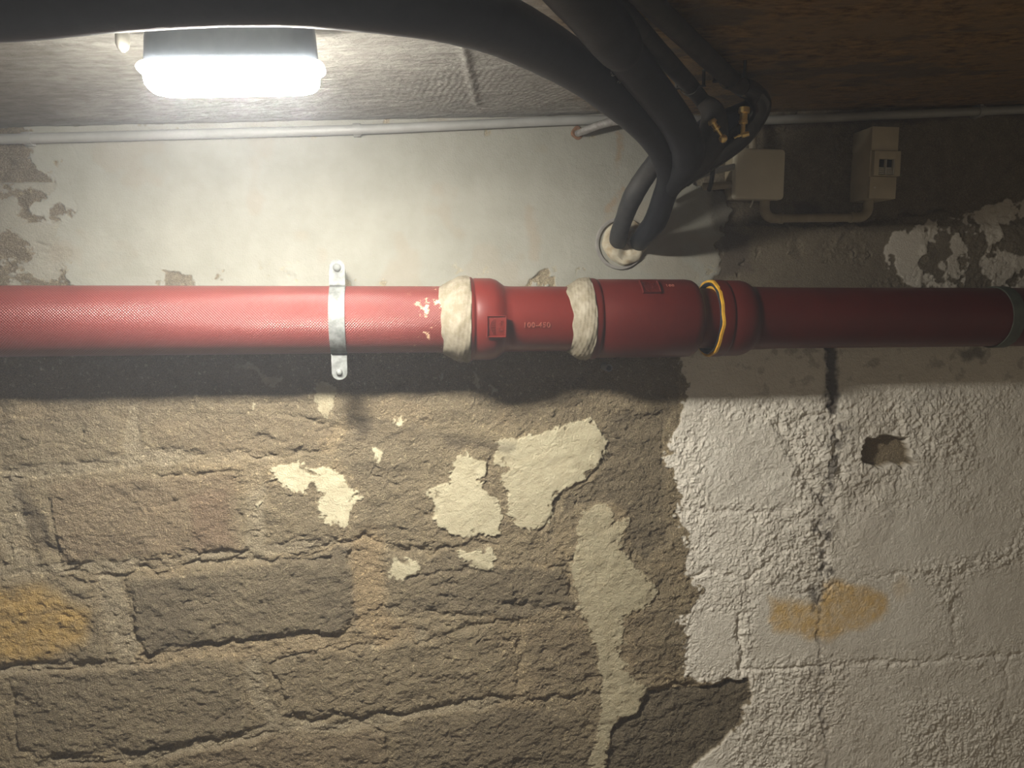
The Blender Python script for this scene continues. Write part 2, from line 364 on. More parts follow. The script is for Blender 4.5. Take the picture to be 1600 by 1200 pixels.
FLAKE_R = [(1383,400),(1392,366),(1445,355),(1450,345),(1500,338),(1540,318),(1620,312),(2400,300),(2400,455),(1440,452),(1385,425)]
FLAKE_HOLES = [[(1452,378),(1478,375),(1484,398),(1460,418),(1446,430)], [(1500,365),(1535,360),(1545,385),(1530,410),(1560,460),(1505,450),(1515,400)], [(1560,345),(1600,350),(1620,400),(1580,400)]]

def make_wall():
    x0, x1 = W(-30, 600).x, W(1640, 600).x
    st = 0.0016
    xs = np.concatenate([np.arange(-2.4, -0.80, 0.02), np.arange(-0.80, 1.46, st), np.arange(1.46, 3.2, 0.02)])
    zs = np.concatenate([np.arange(-1.62, -1.13, 0.02), np.arange(-1.13, 0.46, st), [0.50, 0.56]])
    X, Z = np.meshgrid(xs.astype(np.float32), zs.astype(np.float32))
    PX, PY = project(X, Z); PX = PX.astype(np.float32); PY = PY.astype(np.float32)
    wx = fbm(X, Z, 40, 4, 11, 0.6); wz = fbm(X, Z, 40, 4, 31, 0.6)
    big = fbm(X, Z, 9, 3, 51)
    QX = PX+wx*9; QY = PY+wz*9                  # ragged outlines
    RX = PX+wx*5+fbm(X, Z, 14, 2, 71)*8; RY = PY+wz*5+fbm(X, Z, 14, 2, 91)*8
    def soft(sd, w): return sstep(-w, w, sd)
    # --- masks
    upper = soft(poly_sd(QX+wx*8, QY+wz*4, UPPER), 1.2)
    rag = sstep(-0.06, 0.04, fbm(X, Z, 26, 5, 131, .65)+(PX-75)/110)            # flaking at the left end
    leftz = ((PX < 150) & (PY < 470)).astype(np.float32)
    lw = sstep(-0.02, 0.06, fbm(X, Z*1.4, 18, 5, 141, .62)-0.05)*(PX < 120)*(PY > 285)*(PY < 450)
    upper = np.maximum(upper*np.where(PX < 130, np.clip(rag+0.0, 0, 1), 1), lw*0.75)
    ufl = 0.8*sstep(0.30, 0.38, fbm(X, Z, 38, 5, 421, .62))*sstep(395, 450, PY)*(PY < 470)
    ufl = np.maximum(ufl, 0.8*sstep(0.42, 0.5, fbm(X, Z, 60, 4, 431, .6))*sstep(225, 205, PY))
    for c in ([(255,432),(300,420),(305,446),(255,446)], [(812,445),(850,425),(872,440),(870,450),(812,450)], [(330,438),(344,434),(342,446)], [(905,425),(912,421),(914,428)]):
        ufl = np.maximum(ufl, soft(poly_sd(QX+wx*16, QY+wz*16, c), 1.2))
    upper *= 1-0.85*ufl
    wh_sd = poly_sd(QX+fbm(X, Z, 90, 3, 151)*14, QY, WHITE)
    white = soft(wh_sd, 1.5); whfade = sstep(-30, 26, wh_sd+fbm(X, Z, 120, 3, 152)*40)
    cream = np.zeros_like(X); cream_h = np.zeros_like(X)
    for i, p in enumerate(CREAM):
        sd = poly_sd(QX+fbm(X, Z, 130, 3, 441, .7)*7, QY+fbm(X, Z, 130, 3, 451, .7)*7, p); a = soft(sd, 1.0)*(.85, .9, 1, .9, .85, .62, 1, 1, .6, .5, .5, .5, .5, 1, .8, .8)[i]
        if i < 6: a = a*(1-sstep(0.28, 0.45, fbm(X, Z, 60, 4, 160+i, .6))*sstep(14, 2, sd))
        cream = np.maximum(cream, a); cream_h = np.maximum(cream_h, a*(2.8 if i < 2 or i == 5 else 2.0))
    # paint smears on the upper right
    fl = soft(poly_sd(QX+wx*6, QY+wz*6, FLAKE_R), 1.5)
    for p in FLAKE_HOLES: fl *= 1-soft(poly_sd(QX, QY, p), 1.5)
    fl *= sstep(-0.28, -0.16, fbm(X, Z, 28, 4, 171, .6) - 0.05*(PX > 1500))
    exposed = soft(poly_sd(RX, RY, EXPOSED), 2)
    mort = np.zeros_like(X)
    for ln, w in MORTAR:
        mort = np.maximum(mort, 1-sstep(w*0.6, w*1.25, line_d(RX, RY, ln)))
    dark = np.zeros_like(X); red = np.zeros_like(X); sth = np.zeros_like(X)
    groove = np.zeros_like(X)
    for p, h, dk, rd in STONES:
        sd = poly_sd(RX+wx*6, RY+wz*6, p); a = sstep(-3, 7, sd)
        if h >= 1.5: groove = np.maximum(groove, np.exp(-((sd+2)/3.2)**2)*sstep(-0.15, 0.25, fbm(X, Z, 12, 3, 401+len(p))))
        dark = np.maximum(dark, a*dk*(0.75+0.5*big)); sth = np.where(a > 0, sth+h*a, sth)
        if rd: red = np.maximum(red, a*rd)
    red = np.maximum(red, 0.9*sstep(-14, 12, poly_sd(RX, RY, [(295,770),(360,765),(368,850),(300,862)])))
    dark = np.maximum(dark, exposed*0.95)
    mort *= (1-exposed)
    # concrete at the upper right
    conc = ((PY < 470) & (upper < 0.5) & (PX > 900)).astype(np.float32)*sstep(470, 450, PY)
    ochre = sstep(-9, 9, poly_sd(RX+wx*4, RY, OCHRE))*0.85
    ochre = np.maximum(ochre, 0.7*sstep(-16, 14, poly_sd(RX, RY, [(-150,925),(60,920),(140,950),(130,1000),(60,1025),(-150,1035)])))
    ochre = np.maximum(ochre, 0.30*sstep(-10, 6, poly_sd(RX, RY, [(1395,925),(1412,905),(1420,925),(1405,940)])))
    sand = 0.9*(1-sstep(16, 34, line_d(RX, RY, [(572,850),(578,900),(575,960),(600,985)])))
    sand = np.maximum(sand, 0.6*(1-sstep(6, 22, line_d(RX, RY, [(230,1028),(350,1015),(450,1010),(560,992),(640,985)]))))
    sand = np.maximum(sand, 0.45*(1-sstep(10, 26, line_d(RX, RY, [(510,690),(545,665),(560,640)]))))
    sand = np.maximum(sand, 0.35*sstep(0.15, 0.5, big)*(PY > 600))
    grime_shade = np.zeros_like(X)
    grime_shade = np.maximum(grime_shade, 0.95*(1-sstep(5, 13, line_d(QX, QY, [(1297,530),(1300,600),(1301,640)]))))
    grime_shade = np.maximum(grime_shade, 0.8*(1-sstep(3, 17, line_d(QX+wx*12, QY, [(1301,640),(1305,700),(1292,760),(1285,830),(1290,880),(1280,950)])))*sstep(-.2, .2, fbm(X, Z, 60, 4, 181, .6)))
    grime_shade = np.maximum(grime_shade, 0.45*(1-sstep(1, 6, line_d(QX, QY, [(1280,950),(1284,1060),(1290,1200)])))*sstep(-.1, .2, fbm(X, Z, 70, 4, 183, .6)))
    grime_shade = np.maximum(grime_shade, 0.75*soft(poly_sd(RX, RY, [(1125,345),(1170,362),(1172,420),(1120,440),(1128,400)]), 10))
    grime_shade = np.maximum(grime_shade, 0.6*(1-sstep(8, 22, line_d(QX, QY, [(1120,300),(1130,350)]))))
    grime_shade = np.maximum(grime_shade, 0.8*soft(poly_sd(QX, QY, [(1248,318),(1262,312),(1280,318),(1282,338),(1250,338)]), 6))
    grime_shade = np.maximum(grime_shade, 0.7*soft(poly_sd(QX, QY, [(1500,545),(1545,545),(1538,562),(1510,560)]), 5))
    grime_shade = np.maximum(grime_shade, 0.75*(1-sstep(6, 16, line_d(QX, QY, [(1180,190),(1400,180),(1600,168),(1800,160)]))))  # shadow line under the ceiling edge, painted dark into the mask
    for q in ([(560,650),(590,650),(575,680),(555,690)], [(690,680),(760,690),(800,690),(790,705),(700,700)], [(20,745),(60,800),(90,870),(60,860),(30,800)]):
        grime_shade = np.maximum(grime_shade, 0.5*soft(poly_sd(RX, RY, q), 9))
    grime_shade = np.maximum(grime_shade, 0.30*white*sstep(0.18, 0.42, fbm(X, Z, 36, 4, 187, .6))*sstep(700, 560, PY))
    grime_shade = np.maximum(grime_shade, 0.22*((PY > 480) & (PX < 1060))*sstep(680, 640, PY)*(1-cream))  # bare wall slightly darker in a band below the pipe
    rust = 0.75*(1-sstep(2, 11, line_d(QX+wx*8, QY, [(968,205),(964,260),(968,300),(955,345)])))*sstep(-.25, .3, fbm(X, Z, 40, 4, 191, .6))
    rust = np.maximum(rust, 0.32*(1-sstep(3, 14, line_d(QX, QY, [(828,330),(835,400)]))))
    rust = np.maximum(rust, 0.30*sstep(0.0, 0.5, fbm(X, Z*0.4, 6, 3, 193))*(1-sstep(20, 110, np.abs(PX-1320)))*(PY > 560)*white*0.7)
    rust = np.maximum(rust, 0.4*sstep(0.3, 0.5, fbm(X, Z, 12, 3, 197))*upper*0.5)
    # --- relief (metres, towards the room)
    body = (1-upper)
    rock = fbm(X, Z*1.35, 24, 7, 201, 0.62)
    rock2 = fbm(X+wx*.006, (Z+wz*.006)*1.3, 100, 4, 211, 0.62) - 0.9*sstep(0.72, 0.95, fbm(X+wx*.012, (Z+wz*.012)*1.6, 30, 3, 215, 0.5, ridged=True))
    knob = 0.6*fbm(X, Z, 120, 3, 221, 0.75)+0.7*np.abs(fbm(X+wx*.003, Z+wz*.003, 150, 2, 225, 0.6))+0.35*fbm(X, Z, 45, 3, 227, .6)
    h = body*(rock*7.0+rock2*2.4+fbm(X, Z, 170, 2, 217, .6)*1.3)
    # smoother zones of the painted half and of flat concrete
    wsmooth = sstep(-0.05, 0.30, fbm(X, Z, 5, 2, 231)+0.12)
    wsmooth = 0.7*wsmooth
    for p in ([(1060,540),(1700,540),(1700,600),(1330,620),(1060,630)], [(1140,680),(1210,668),(1250,740),(1240,790),(1140,780)], [(1330,800),(1420,790),(1590,800),(1590,850),(1340,890)], [(1180,925),(1300,935),(1450,905),(1470,1010),(1180,1030)], [(1500,900),(1640,880),(1640,1000),(1500,1010)], [(1090,960),(1150,960),(1150,1040),(1090,1050)]):
        wsmooth = np.maximum(wsmooth, 0.9*sstep(-18, 14, poly_sd(RX, RY, p)))
    hw = rock*(3.2-2.0*wsmooth) + knob*(4.0*(1-wsmooth)+0.9) + fbm(X, Z, 8, 2, 241)*3
    cx_, cy_ = PX-1320, PY-720
    lump = np.exp(-((cx_/130)**2+(cy_/85)**2))
    hw += lump*(rock*6+knob*2.2+3+3.0*fbm(X, Z, 34, 3, 461, .6)) 
    h = h*(1-white) + hw*white
    h = h*(1-0.85*conc*(1-sstep(-.05, .25, fbm(X, Z, 10, 2, 251))*0.6))
    hu = fbm(X, Z, 5, 3, 261)*2.2 + fbm(X, Z*1.2, 45, 5, 271, .6)*0.75 + sstep(.35, .5, fbm(X, Z, 14, 3, 275, .5, True))*0.35
    hu += 1.3*rock*sstep(395, 440, PY)*sstep(-.2, .3, big) + 1.2*rock*sstep(130, 40, PX) + 0.9*rock*sstep(235, 200, PY)
    h = h*(1-upper) + (hu+1.6)*upper
    h = h*(1-cream*0.72) + cream_h*1.15
    h += body*(1-white)*sth*(1-cream*0.6)*0.9
    h -= mort*(1-white)*3.2*(1-cream)
    h -= exposed*(5.0-knob*1.0)
    h -= groove*4.5*(1-white)*(1-cream)
    h -= body*(1-white)*(1-cream)*3.0*sstep(0.80, 0.93, fbm(X+wx*.02, (Z+wz*.02)*1.5, 11, 3, 411, 0.45, ridged=True))
    h += fl*1.5
    for ln, w, dp in CRACKS:
        d = line_d(QX, QY, ln); h -= dp*np.exp(-(d/w)**2*1.3)*(0.65+0.6*wx)
    hole = soft(poly_sd(QX, QY, HOLE), 1.6); h = h*(1-hole*0.5) - hole*(19+rock*5)
    # shallow step where the upper concrete block sits back
    h -= 5*conc*sstep(354, 346, PY+wz*3)
    h[:, (xs < -0.80) | (xs > 1.45)] *= 0.8
    d = h*0.001
    rough = np.clip(1-0.72*upper-0.45*white-0.5*cream-0.6*conc, 0.12, 1)
    up_white = upper; white = np.maximum(white, fl*0.62)
    dark = np.maximum(dark, 0.85*(PX < 420)*(PY < 470))
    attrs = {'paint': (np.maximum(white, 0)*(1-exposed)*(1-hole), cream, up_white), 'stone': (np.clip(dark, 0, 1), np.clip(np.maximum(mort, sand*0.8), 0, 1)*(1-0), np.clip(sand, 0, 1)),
             'stain_shade': (ochre, np.clip(np.maximum(grime_shade, hole*0.35), 0, 1), rust), 'surf': (rough, conc, red)}
    o = grid_mesh('wall_back', X, -d, Z, M_wall, attrs)
    tag(o, kind='structure'); return o

def mat_wall():
    m, nt, b = new_mat('old_block_wall'); v = geopos(nt)
    def att(n):
        a = nd(nt, 'ShaderNodeAttribute', attribute_name=n); s = nd(nt, 'ShaderNodeSeparateColor'); nt.links.new(a.outputs['Color'], s.inputs[0]); return s.outputs
    paint, stone, stain_shade, surf = att('paint'), att('stone'), att('stain_shade'), att('surf')
    n1 = noise(nt, 14, 8, 0.65, v); n2 = noise(nt, 120, 6, 0.7, v); n3 = noise(nt, 420, 3, 0.6, v); n4 = noise(nt, 40, 6, 0.7, v)
    base = ramp(nt, n1, 0.32, 0.68, (0.35, 0.28, 0.165), (0.70, 0.575, 0.355))
    base = mix(nt, ramp(nt, n4, 0.38, 0.62), base, (0.56, 0.465, 0.30))
    mortar = ramp(nt, n4, 0.3, 0.7, (0.62, 0.525, 0.345), (0.82, 0.71, 0.51))
    base = mix(nt, mathn(nt, 'MULTIPLY', stone[1], 0.75), base, mortar)
    base = mix(nt, mathn(nt, 'MULTIPLY', stone[2], 0.7), base, (0.70, 0.50, 0.26))
    darkc = ramp(nt, n4, 0.3, 0.7, (0.19, 0.162, 0.108), (0.34, 0.29, 0.195))
    base = mix(nt, stone[0], base, darkc)
    base = mix(nt, mathn(nt, 'MULTIPLY', surf[2], 0.6), base, (0.42, 0.25, 0.16))
    concc = ramp(nt, n4, 0.3, 0.7, (0.12, 0.105, 0.072), (0.22, 0.195, 0.14))
    base = mix(nt, surf[1], base, concc)
    # salt and grit specks
    base = mix(nt, mathn(nt, 'MULTIPLY', ramp(nt, n2, 0.62, 0.72), 0.5), base, (0.62, 0.56, 0.45))
    base = mix(nt, mathn(nt, 'MULTIPLY', ramp(nt, n2, 0.40, 0.30), 0.5), base, (0.13, 0.10, 0.07))
    grit = noise(nt, 620, 2, 0.5, v)
    base = mix(nt, 1.0, base, ramp(nt, grit, 0.36, 0.64, (0.68, 0.66, 0.64), (1.22, 1.22, 1.2)), 'MULTIPLY')
    whitec = ramp(nt, n1, 0.3, 0.7, (0.68, 0.63, 0.54), (0.80, 0.755, 0.66))
    whitec = mix(nt, mathn(nt, 'MULTIPLY', ramp(nt, n2, 0.60, 0.68), 0.30), whitec, (0.36, 0.32, 0.26))
    base = mix(nt, paint[0], base, whitec)
    creamc = ramp(nt, n4, 0.3, 0.65, (0.48, 0.42, 0.28), (0.62, 0.57, 0.40))
    base = mix(nt, paint[1], base, creamc)
    upc = ramp(nt, n1, 0.3, 0.7, (0.225, 0.220, 0.186), (0.275, 0.269, 0.232))
    upc = mix(nt, mathn(nt, 'MULTIPLY', ramp(nt, n2, 0.64, 0.72), 0.25), upc, (0.40, 0.36, 0.28))
    base = mix(nt, paint[2], base, upc)
    base = mix(nt, mathn(nt, 'MULTIPLY', stain_shade[0], ramp(nt, n4, 0.1, 0.6)), base, (0.66, 0.42, 0.12))
    base = mix(nt, mathn(nt, 'MULTIPLY', stain_shade[2], 0.65), base, (0.25, 0.155, 0.085))
    base = mix(nt, stain_shade[1], base, (0.065, 0.05, 0.038))
    nt.links.new(base, b.inputs['Base Color'])
    nt.links.new(mathn(nt, 'SUBTRACT', 0.85, mathn(nt, 'MULTIPLY', paint[0], 0.35)), b.inputs['Roughness']); b.inputs['Specular IOR Level'].default_value = 0.3
    vo = nd(nt, 'ShaderNodeTexVoronoi'); vo.inputs['Scale'].default_value = 330; nt.links.new(v, vo.inputs['Vector'])
    hh = mathn(nt, 'ADD', mathn(nt, 'MULTIPLY', noise(nt, 190, 6, 0.75, v), 1.0), mathn(nt, 'MULTIPLY', vo.outputs['Distance'], -0.30))
    hh = mathn(nt, 'ADD', hh, mathn(nt, 'MULTIPLY', n3, 0.4))
    bump(nt, b, hh, surf[0], 0.008)
    return m
M_wall = mat_wall()
make_wall()

# ------------------------------------------------------------------ ceiling
def mat_ceiling():
    m, nt, b = new_mat('old_fibrous_ceiling'); v = geopos(nt)
    a = nd(nt, 'ShaderNodeAttribute', attribute_name='tone'); s = nd(nt, 'ShaderNodeSeparateColor'); nt.links.new(a.outputs['Color'], s.inputs[0])
    mp = nd(nt, 'ShaderNodeMapping'); mp.inputs['Scale'].default_value = (0.6, 1.4, 1); nt.links.new(v, mp.inputs[0])
    n1 = noise(nt, 60, 8, 0.7, mp.outputs[0]); n2 = noise(nt, 12, 6, 0.6, v); n3 = noise(nt, 190, 5, 0.7, mp.outputs[0])
    grey = ramp(nt, n1, 0.3, 0.7, (0.19, 0.18, 0.16), (0.40, 0.39, 0.355))
    brown = ramp(nt, n1, 0.35, 0.66, (0.07, 0.040, 0.016), (0.36, 0.215, 0.085))
    brown = mix(nt, ramp(nt, n2, 0.4, 0.65), brown, (0.22, 0.145, 0.075))
    base = mix(nt, s.outputs[0], grey, brown)
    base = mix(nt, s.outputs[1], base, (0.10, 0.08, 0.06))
    nt.links.new(base, b.inputs['Base Color']); b.inputs['Roughness'].default_value = 0.9; b.inputs['Specular IOR Level'].default_value = 0.2
    bump(nt, b, mathn(nt, 'ADD', n1, mathn(nt, 'MULTIPLY', n3, 0.7)), 1.0, 0.006)
    return m
def make_ceiling():
    xs = np.concatenate([np.arange(-2.4, -0.8, 0.02), np.arange(-0.8, 1.45, 0.0025), np.arange(1.45, 3.2, 0.02)]).astype(np.float32)
    ys = np.concatenate([np.arange(-2.6, -0.95, 0.02), np.arange(-0.95, 0.012, 0.0025)]).astype(np.float32)
    X, Y = np.meshgrid(xs, ys)
    h = fbm(X*0.6, Y*1.6, 22, 5, 301, .6)*2.4 + fbm(X*0.5, Y*2.2, 70, 3, 321, .6)*1.0
    # combed marks left by the shuttering
    for (cx, cy, sx, sy, ang, fr) in ((0.10, -0.22, .10, .13, 0.15, 620), (0.25, -0.15, .09, .09, 0.7, 620)):
        g = np.exp(-((X-cx)/sx)**2-((Y-cy)/sy)**2)
        h += g*0.5*np.sin(fr*(X*math.cos(ang)+Y*math.sin(ang)*0.6)+fbm(X, Y, 30, 2, 331)*2)
    h += 3.0*np.exp(-((X-0.12-0.15*(Y+.2))/0.006)**2)*(Y > -0.45)*(Y < -0.1)
    h -= 7.0*sstep(0.0, 0.02, X-0.345-0.6*(Y+0.12))*(1-sstep(0.3, 0.5, X))*0.5
    h += 2.5*sstep(-.1, .3, fbm(X, Y, 7, 3, 341))*sstep(-0.35, -0.6, X)
    Z = 0.322+0.053*X - h*0.001 
    tone = sstep(-0.05, 0.08, X - 0.27 - 0.375*(Y+0.3) + fbm(X, Y, 12, 3, 351)*0.05)
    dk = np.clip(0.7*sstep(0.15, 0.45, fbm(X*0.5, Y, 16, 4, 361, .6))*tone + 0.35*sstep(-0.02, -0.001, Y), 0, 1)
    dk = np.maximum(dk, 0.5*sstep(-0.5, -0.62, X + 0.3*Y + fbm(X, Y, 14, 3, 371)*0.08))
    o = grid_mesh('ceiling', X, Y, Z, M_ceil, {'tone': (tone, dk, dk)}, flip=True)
    tag(o, kind='structure')
M_ceil = mat_ceiling()
make_ceiling()
bm = bmesh.new(); vs = [bm.verts.new(p) for p in ((-2.4, -2.6, -1.55), (3.2, -2.6, -1.55), (3.2, 0.03, -1.55), (-2.4, 0.03, -1.55))]; bm.faces.new(vs)
M_floor = simple('dusty_concrete_floor', (0.36, 0.32, 0.26), 0.9, 0, (0.26, 0.23, 0.18), 5, 0.3, 60)
tag(build('floor', bm, M_floor, smooth=False), kind='structure')

# ------------------------------------------------------------------ lamp
def stadium_ring(bm, cx, cy, z, L, w, n=24):
    """rounded oblong outline: total length L along x, width w along y"""
    r = w*0.36; out = []
    for sx, sy, a0 in ((1, -1, -90), (1, 1, 0), (-1, 1, 90), (-1, -1, 180)):
        for k in range(n//2+1):
            a = math.radians(a0+90*k/(n//2)); out.append((cx+sx*(L/2-r)+r*math.cos(a), cy+sy*(w/2-r)+r*math.sin(a)))
    return [bm.verts.new((x, y, z)) for x, y in out]
def stadium_loft(bm, cx, cy, prof):
    rs = [stadium_ring(bm, cx, cy, z, L, w) for z, L, w in prof]
    for a, b in zip(rs, rs[1:]):
        n = len(a)
        for k in range(n): bm.faces.new((a[k], a[(k+1) % n], b[(k+1) % n], b[k]))
    bm.faces.new(rs[0]); bm.faces.new(rs[-1][::-1])
    for v in bm.verts: v.co.z += 0.053*(v.co.x-cx)       # follows the sloping ceiling
LX, LY = -0.181, -0.53
lamp = thing('ceiling_lamp', 'lit white oblong bulkhead lamp fixed to the ceiling', 'lamp', (LX, LY, ceil_z(LX)))
bm = bmesh.new(); stadium_loft(bm, LX, LY, [(0.3115, .176, .060), (0.285, .182, .064), (0.2575, .186, .066)]); build('lamp_housing', bm, M_lampbody, lamp)
bm = bmesh.new(); stadium_loft(bm, LX, LY, [(0.2575, .190, .068), (0.2568, .198, .074), (0.2545, .201, .077), (0.2520, .199, .075), (0.2508, .190, .068), (0.243, .187, .066)]); build('diffuser_rim', bm, M_emit_side, lamp)
bm = bmesh.new(); stadium_loft(bm, LX, LY, [(0.243, .187, .066), (0.237, .185, .064), (0.2325, .178, .058), (0.2310, .168, .050), (0.2305, .15, .036)]); build('diffuser', bm, M_emit, lamp)
# pale bracket end beside the lamp
bm = bmesh.new(); p = W(191, 52, .50); lathe(bm, (p.x, p.y, ceil_z(p.x)+.001), (0, 0, -1), [(0, .0075), (.02, .0078), (.026, .006), (.030, .002)], 24)
tag(build('ceiling_plug', bm, M_white), 'small pale plug hanging from the ceiling left of the lamp', 'plug')

# ------------------------------------------------------------------ red pipe run
def axx(px): return W(px, 500, AX_D).x
def ring_pipe(name, px0, px1, r, mat, parent, inner=None):
    bm = bmesh.new(); a, b = (px0, px1)
    lathe(bm, (a, -AX_D, AX_Z), (1, 0, 0), [(0, r), (b-a, r)], 96); return build(name, bm, mat, parent)
A = lambda x: (x, -AX_D, AX_Z)
PR = 0.0585
xj1 = axx(712)
bm = bmesh.new(); L0 = -2.3
prof = [(0, PR)]+[(k*0.06, PR) for k in range(1, int((xj1-L0)/0.06))]+[(xj1-L0, PR)]
lathe(bm, A(L0), (1, 0, 0), prof, 128)
tag(build('drain_pipe', bm, M_mesh), 'glossy red drain pipe with fine mesh texture, left of the first joint', 'pipe')

def text_mesh(txt, size, ext):
    cu = bpy.data.curves.new('lettering', 'FONT'); cu.body = txt; cu.size = size; cu.extrude = ext; cu.align_x = 'CENTER'; cu.align_y = 'CENTER'
    cu.offset = size*0.012; cu.space_character = 1.12; cu.resolution_u = 3
    o = bpy.data.objects.new('lettering', cu); COL.objects.link(o)
    dg = bpy.context.evaluated_depsgraph_get(); dg.update()
    me = bpy.data.meshes.new_from_object(o.evaluated_get(dg)); bpy.data.objects.remove(o); bpy.data.curves.remove(cu)
    bm = bmesh.new(); bm.from_mesh(me); bpy.data.meshes.remove(me); return bm
def wrap(bm, xc, ang, r):
    """lay flat XY geometry (z = height) onto the pipe surface; ang 0 faces the room, + is up"""
    for v in bm.verts:
        t = ang + v.co.y/r; rr = r+v.co.z
        v.co = Vector((xc+v.co.x, -AX_D-math.cos(t)*rr, AX_Z+math.sin(t)*rr))
    return bm
def flat_box(bm, cx, cy, w, h, z0, z1, rot=0.0, bev=0.0, nx=1, ny=6):
    n0 = len(bm.verts); c, s = math.cos(rot), math.sin(rot)
    g = {}
    for i in range(nx+1):
        for j in range(ny+1):
            for k, z in enumerate((z0, z1)):
                x = -w/2+w*i/nx; y = -h/2+h*j/ny
                if k and bev: x *= 1-2*bev/w; y *= 1-2*bev/h
                g[i, j, k] = bm.verts.new((cx+x*c-y*s, cy+x*s+y*c, z))
    for i in range(nx):
        for j in range(ny):
            for k in (0, 1): bm.faces.new((g[i, j, k], g[i+1, j, k], g[i+1, j+1, k], g[i, j+1, k]))
    for i in range(nx):
        for j in (0, ny): bm.faces.new((g[i, j, 0], g[i+1, j, 0], g[i+1, j, 1], g[i, j, 1]))
    for j in range(ny):
        for i in (0, nx): bm.faces.new((g[i, j, 0], g[i, j+1, 0], g[i, j+1, 1], g[i, j, 1]))
def badge(parent, xc, ang, r, w, h, mat, lean=0.0):
    """square raised frame with a fan of ribs and the strokes beside it"""
    bm = bmesh.new(); t = 0.0022
    for (cx, cy, ww, hh) in ((0, h/2-t/2, w, t), (0, -h/2+t/2, w, t), (-w/2+t/2, 0, t, h), (w/2-t/2, 0, t, h)): flat_box(bm, cx, cy, ww, hh, -0.003, 0.0042, 0, .0005)
    flat_box(bm, 0, 0, w-0.001, h-0.001, -0.003, 0.0012)
    fr = build('badge', wrap(bm, xc, ang, r), mat, parent, sharp=30)
    bm = bmesh.new()
    for k in range(9):
        y = (k-4)*h*0.078; L = w*0.20*math.sqrt(max(0.05, 1-((k-4)/5.2)**2)); flat_box(bm, -w*0.10-L/2+.001, y, L, h*0.035, 0.001, 0.0026, 0, 0, 1, 1)
    for k in range(12):
        a = math.radians(112+136*k/11); flat_box(bm, w*0.02+math.cos(a)*w*0.34, math.sin(a)*h*0.36, h*0.10, h*0.03, 0.001, 0.0026, a+math.pi/2, 0, 1, 1)
    flat_box(bm, w*0.20, h*0.16, w*0.20, h*0.045, .001, .0028, 0, 0, 1, 1); flat_box(bm, w*0.20, h*0.16, w*0.05, h*0.20, .001, .0028, 0, 0, 1, 1); flat_box(bm, w*0.27, h*0.25, w*0.03, h*0.06, .001, .0028, 0, 0, 1, 1)
    flat_box(bm, w*0.20, -h*0.17, w*0.22, h*0.045, .001, .0028, 0, 0, 1, 1); flat_box(bm, w*0.12, -h*0.11, w*0.04, h*0.12, .001, .0028, 0, 0, 1, 1)
    build('raised_emblem', wrap(bm, xc, ang, r), mat, fr, smooth=False)

# first fitting: socket, shoulder, neck
X = lambda px: axx(px)
f1 = thing('pipe_fitting', 'red socket fitting with square badge and raised 100-450 marking between two joints', 'pipe fitting', A(X(800)))
xs0 = X(722)
bm = bmesh.new()
pr = [(0, .060), (0, .0725), (.003, .0748), (.012, .0752), (.0165, .0745), (.018, .0722), (.0195, .0718), (.022, .0728), (.050, .0728), (.060, .0700), (.070, .0630), (.075, .0595), (.085, PR), (X(905)-xs0, PR)]
lathe(bm, A(xs0), (1, 0, 0), pr, 128); build('socket_body', bm, M_red, f1, sharp=50)
badge(f1, X(768), math.radians(-8), .0728, .034, .037, M_red)
bm = wrap(text_mesh('100-450', .0130, .0019), X(830), math.radians(-9), PR); build('raised_marking', bm, M_lit_red, f1, smooth=False)

# second fitting
f2 = thing('pipe_fitting', 'long dark red coupling with a slanted badge on its top edge', 'pipe fitting', A(X(1000)))
xs0 = X(908); L2 = X(1082)-xs0
bm = bmesh.new()
pr = [(0, .060), (0, .0715), (.003, .0735), (.020, .0735), (.024, .0728), (.0255, .0708), (.0275, .0705), (.030, .0718), (L2-.018, .0718), (L2-.009, .0705), (L2-.003, .067), (L2, .062), (L2+.004, .057), (L2+.010, .0555), (L2+.045, .0555)]
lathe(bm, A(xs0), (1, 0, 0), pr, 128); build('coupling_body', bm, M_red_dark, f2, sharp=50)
badge(f2, X(1003), math.radians(53), .0724, .034, .036, M_red_dark)
bm = wrap(text_mesh('100', .010, .0010), X(1034), math.radians(56), .0718); build('raised_marking', bm, M_lit_red, f2, smooth=False)

# third: socketed pipe with blue-black gasket and yellow rim
f3 = thing('drain_pipe', 'dark red drain pipe with yellow-rimmed socket mouth, running to the right edge', 'pipe', A(X(1300)))
xs0 = X(1107); E = 3.1-xs0
bm = bmesh.new()
pr = [(.030, .0570), (.013, .0600), (0, .0675), (0, .0705), (.004, .0715), (.020, .0715), (.0225, .0710), (.024, .0692), (.026, .0690), (.028, .0702), (.055, .0702), (.065, .0680), (.072, .0640), (.078, .0598), (.083, .0590), (.14, .0575), (E, .0575)]
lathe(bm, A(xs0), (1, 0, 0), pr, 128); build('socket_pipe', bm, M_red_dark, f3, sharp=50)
def yj(i, a): return (0.0007*math.sin(a*7+1)+.0005*math.sin(a*13), 0.0006*math.sin(a*9))
bm = bmesh.new(); lathe(bm, A(xs0), (1, 0, 0), [(.002, .0665), (-.0022, .0668), (-.003, .069), (-.0022, .0712), (.002, .0716)], 96, yj); build('yellow_rim', bm, M_yellow, f3)
bm = bmesh.new(); lathe(bm, A(xs0), (1, 0, 0), [(.002, .0668), (-.003, .0664), (-.005, .0655), (-.004, .0630), (.000, .0600), (.007, .0575), (.012, .0560)], 96); build('rubber_gasket', bm, M_gasket, f3)

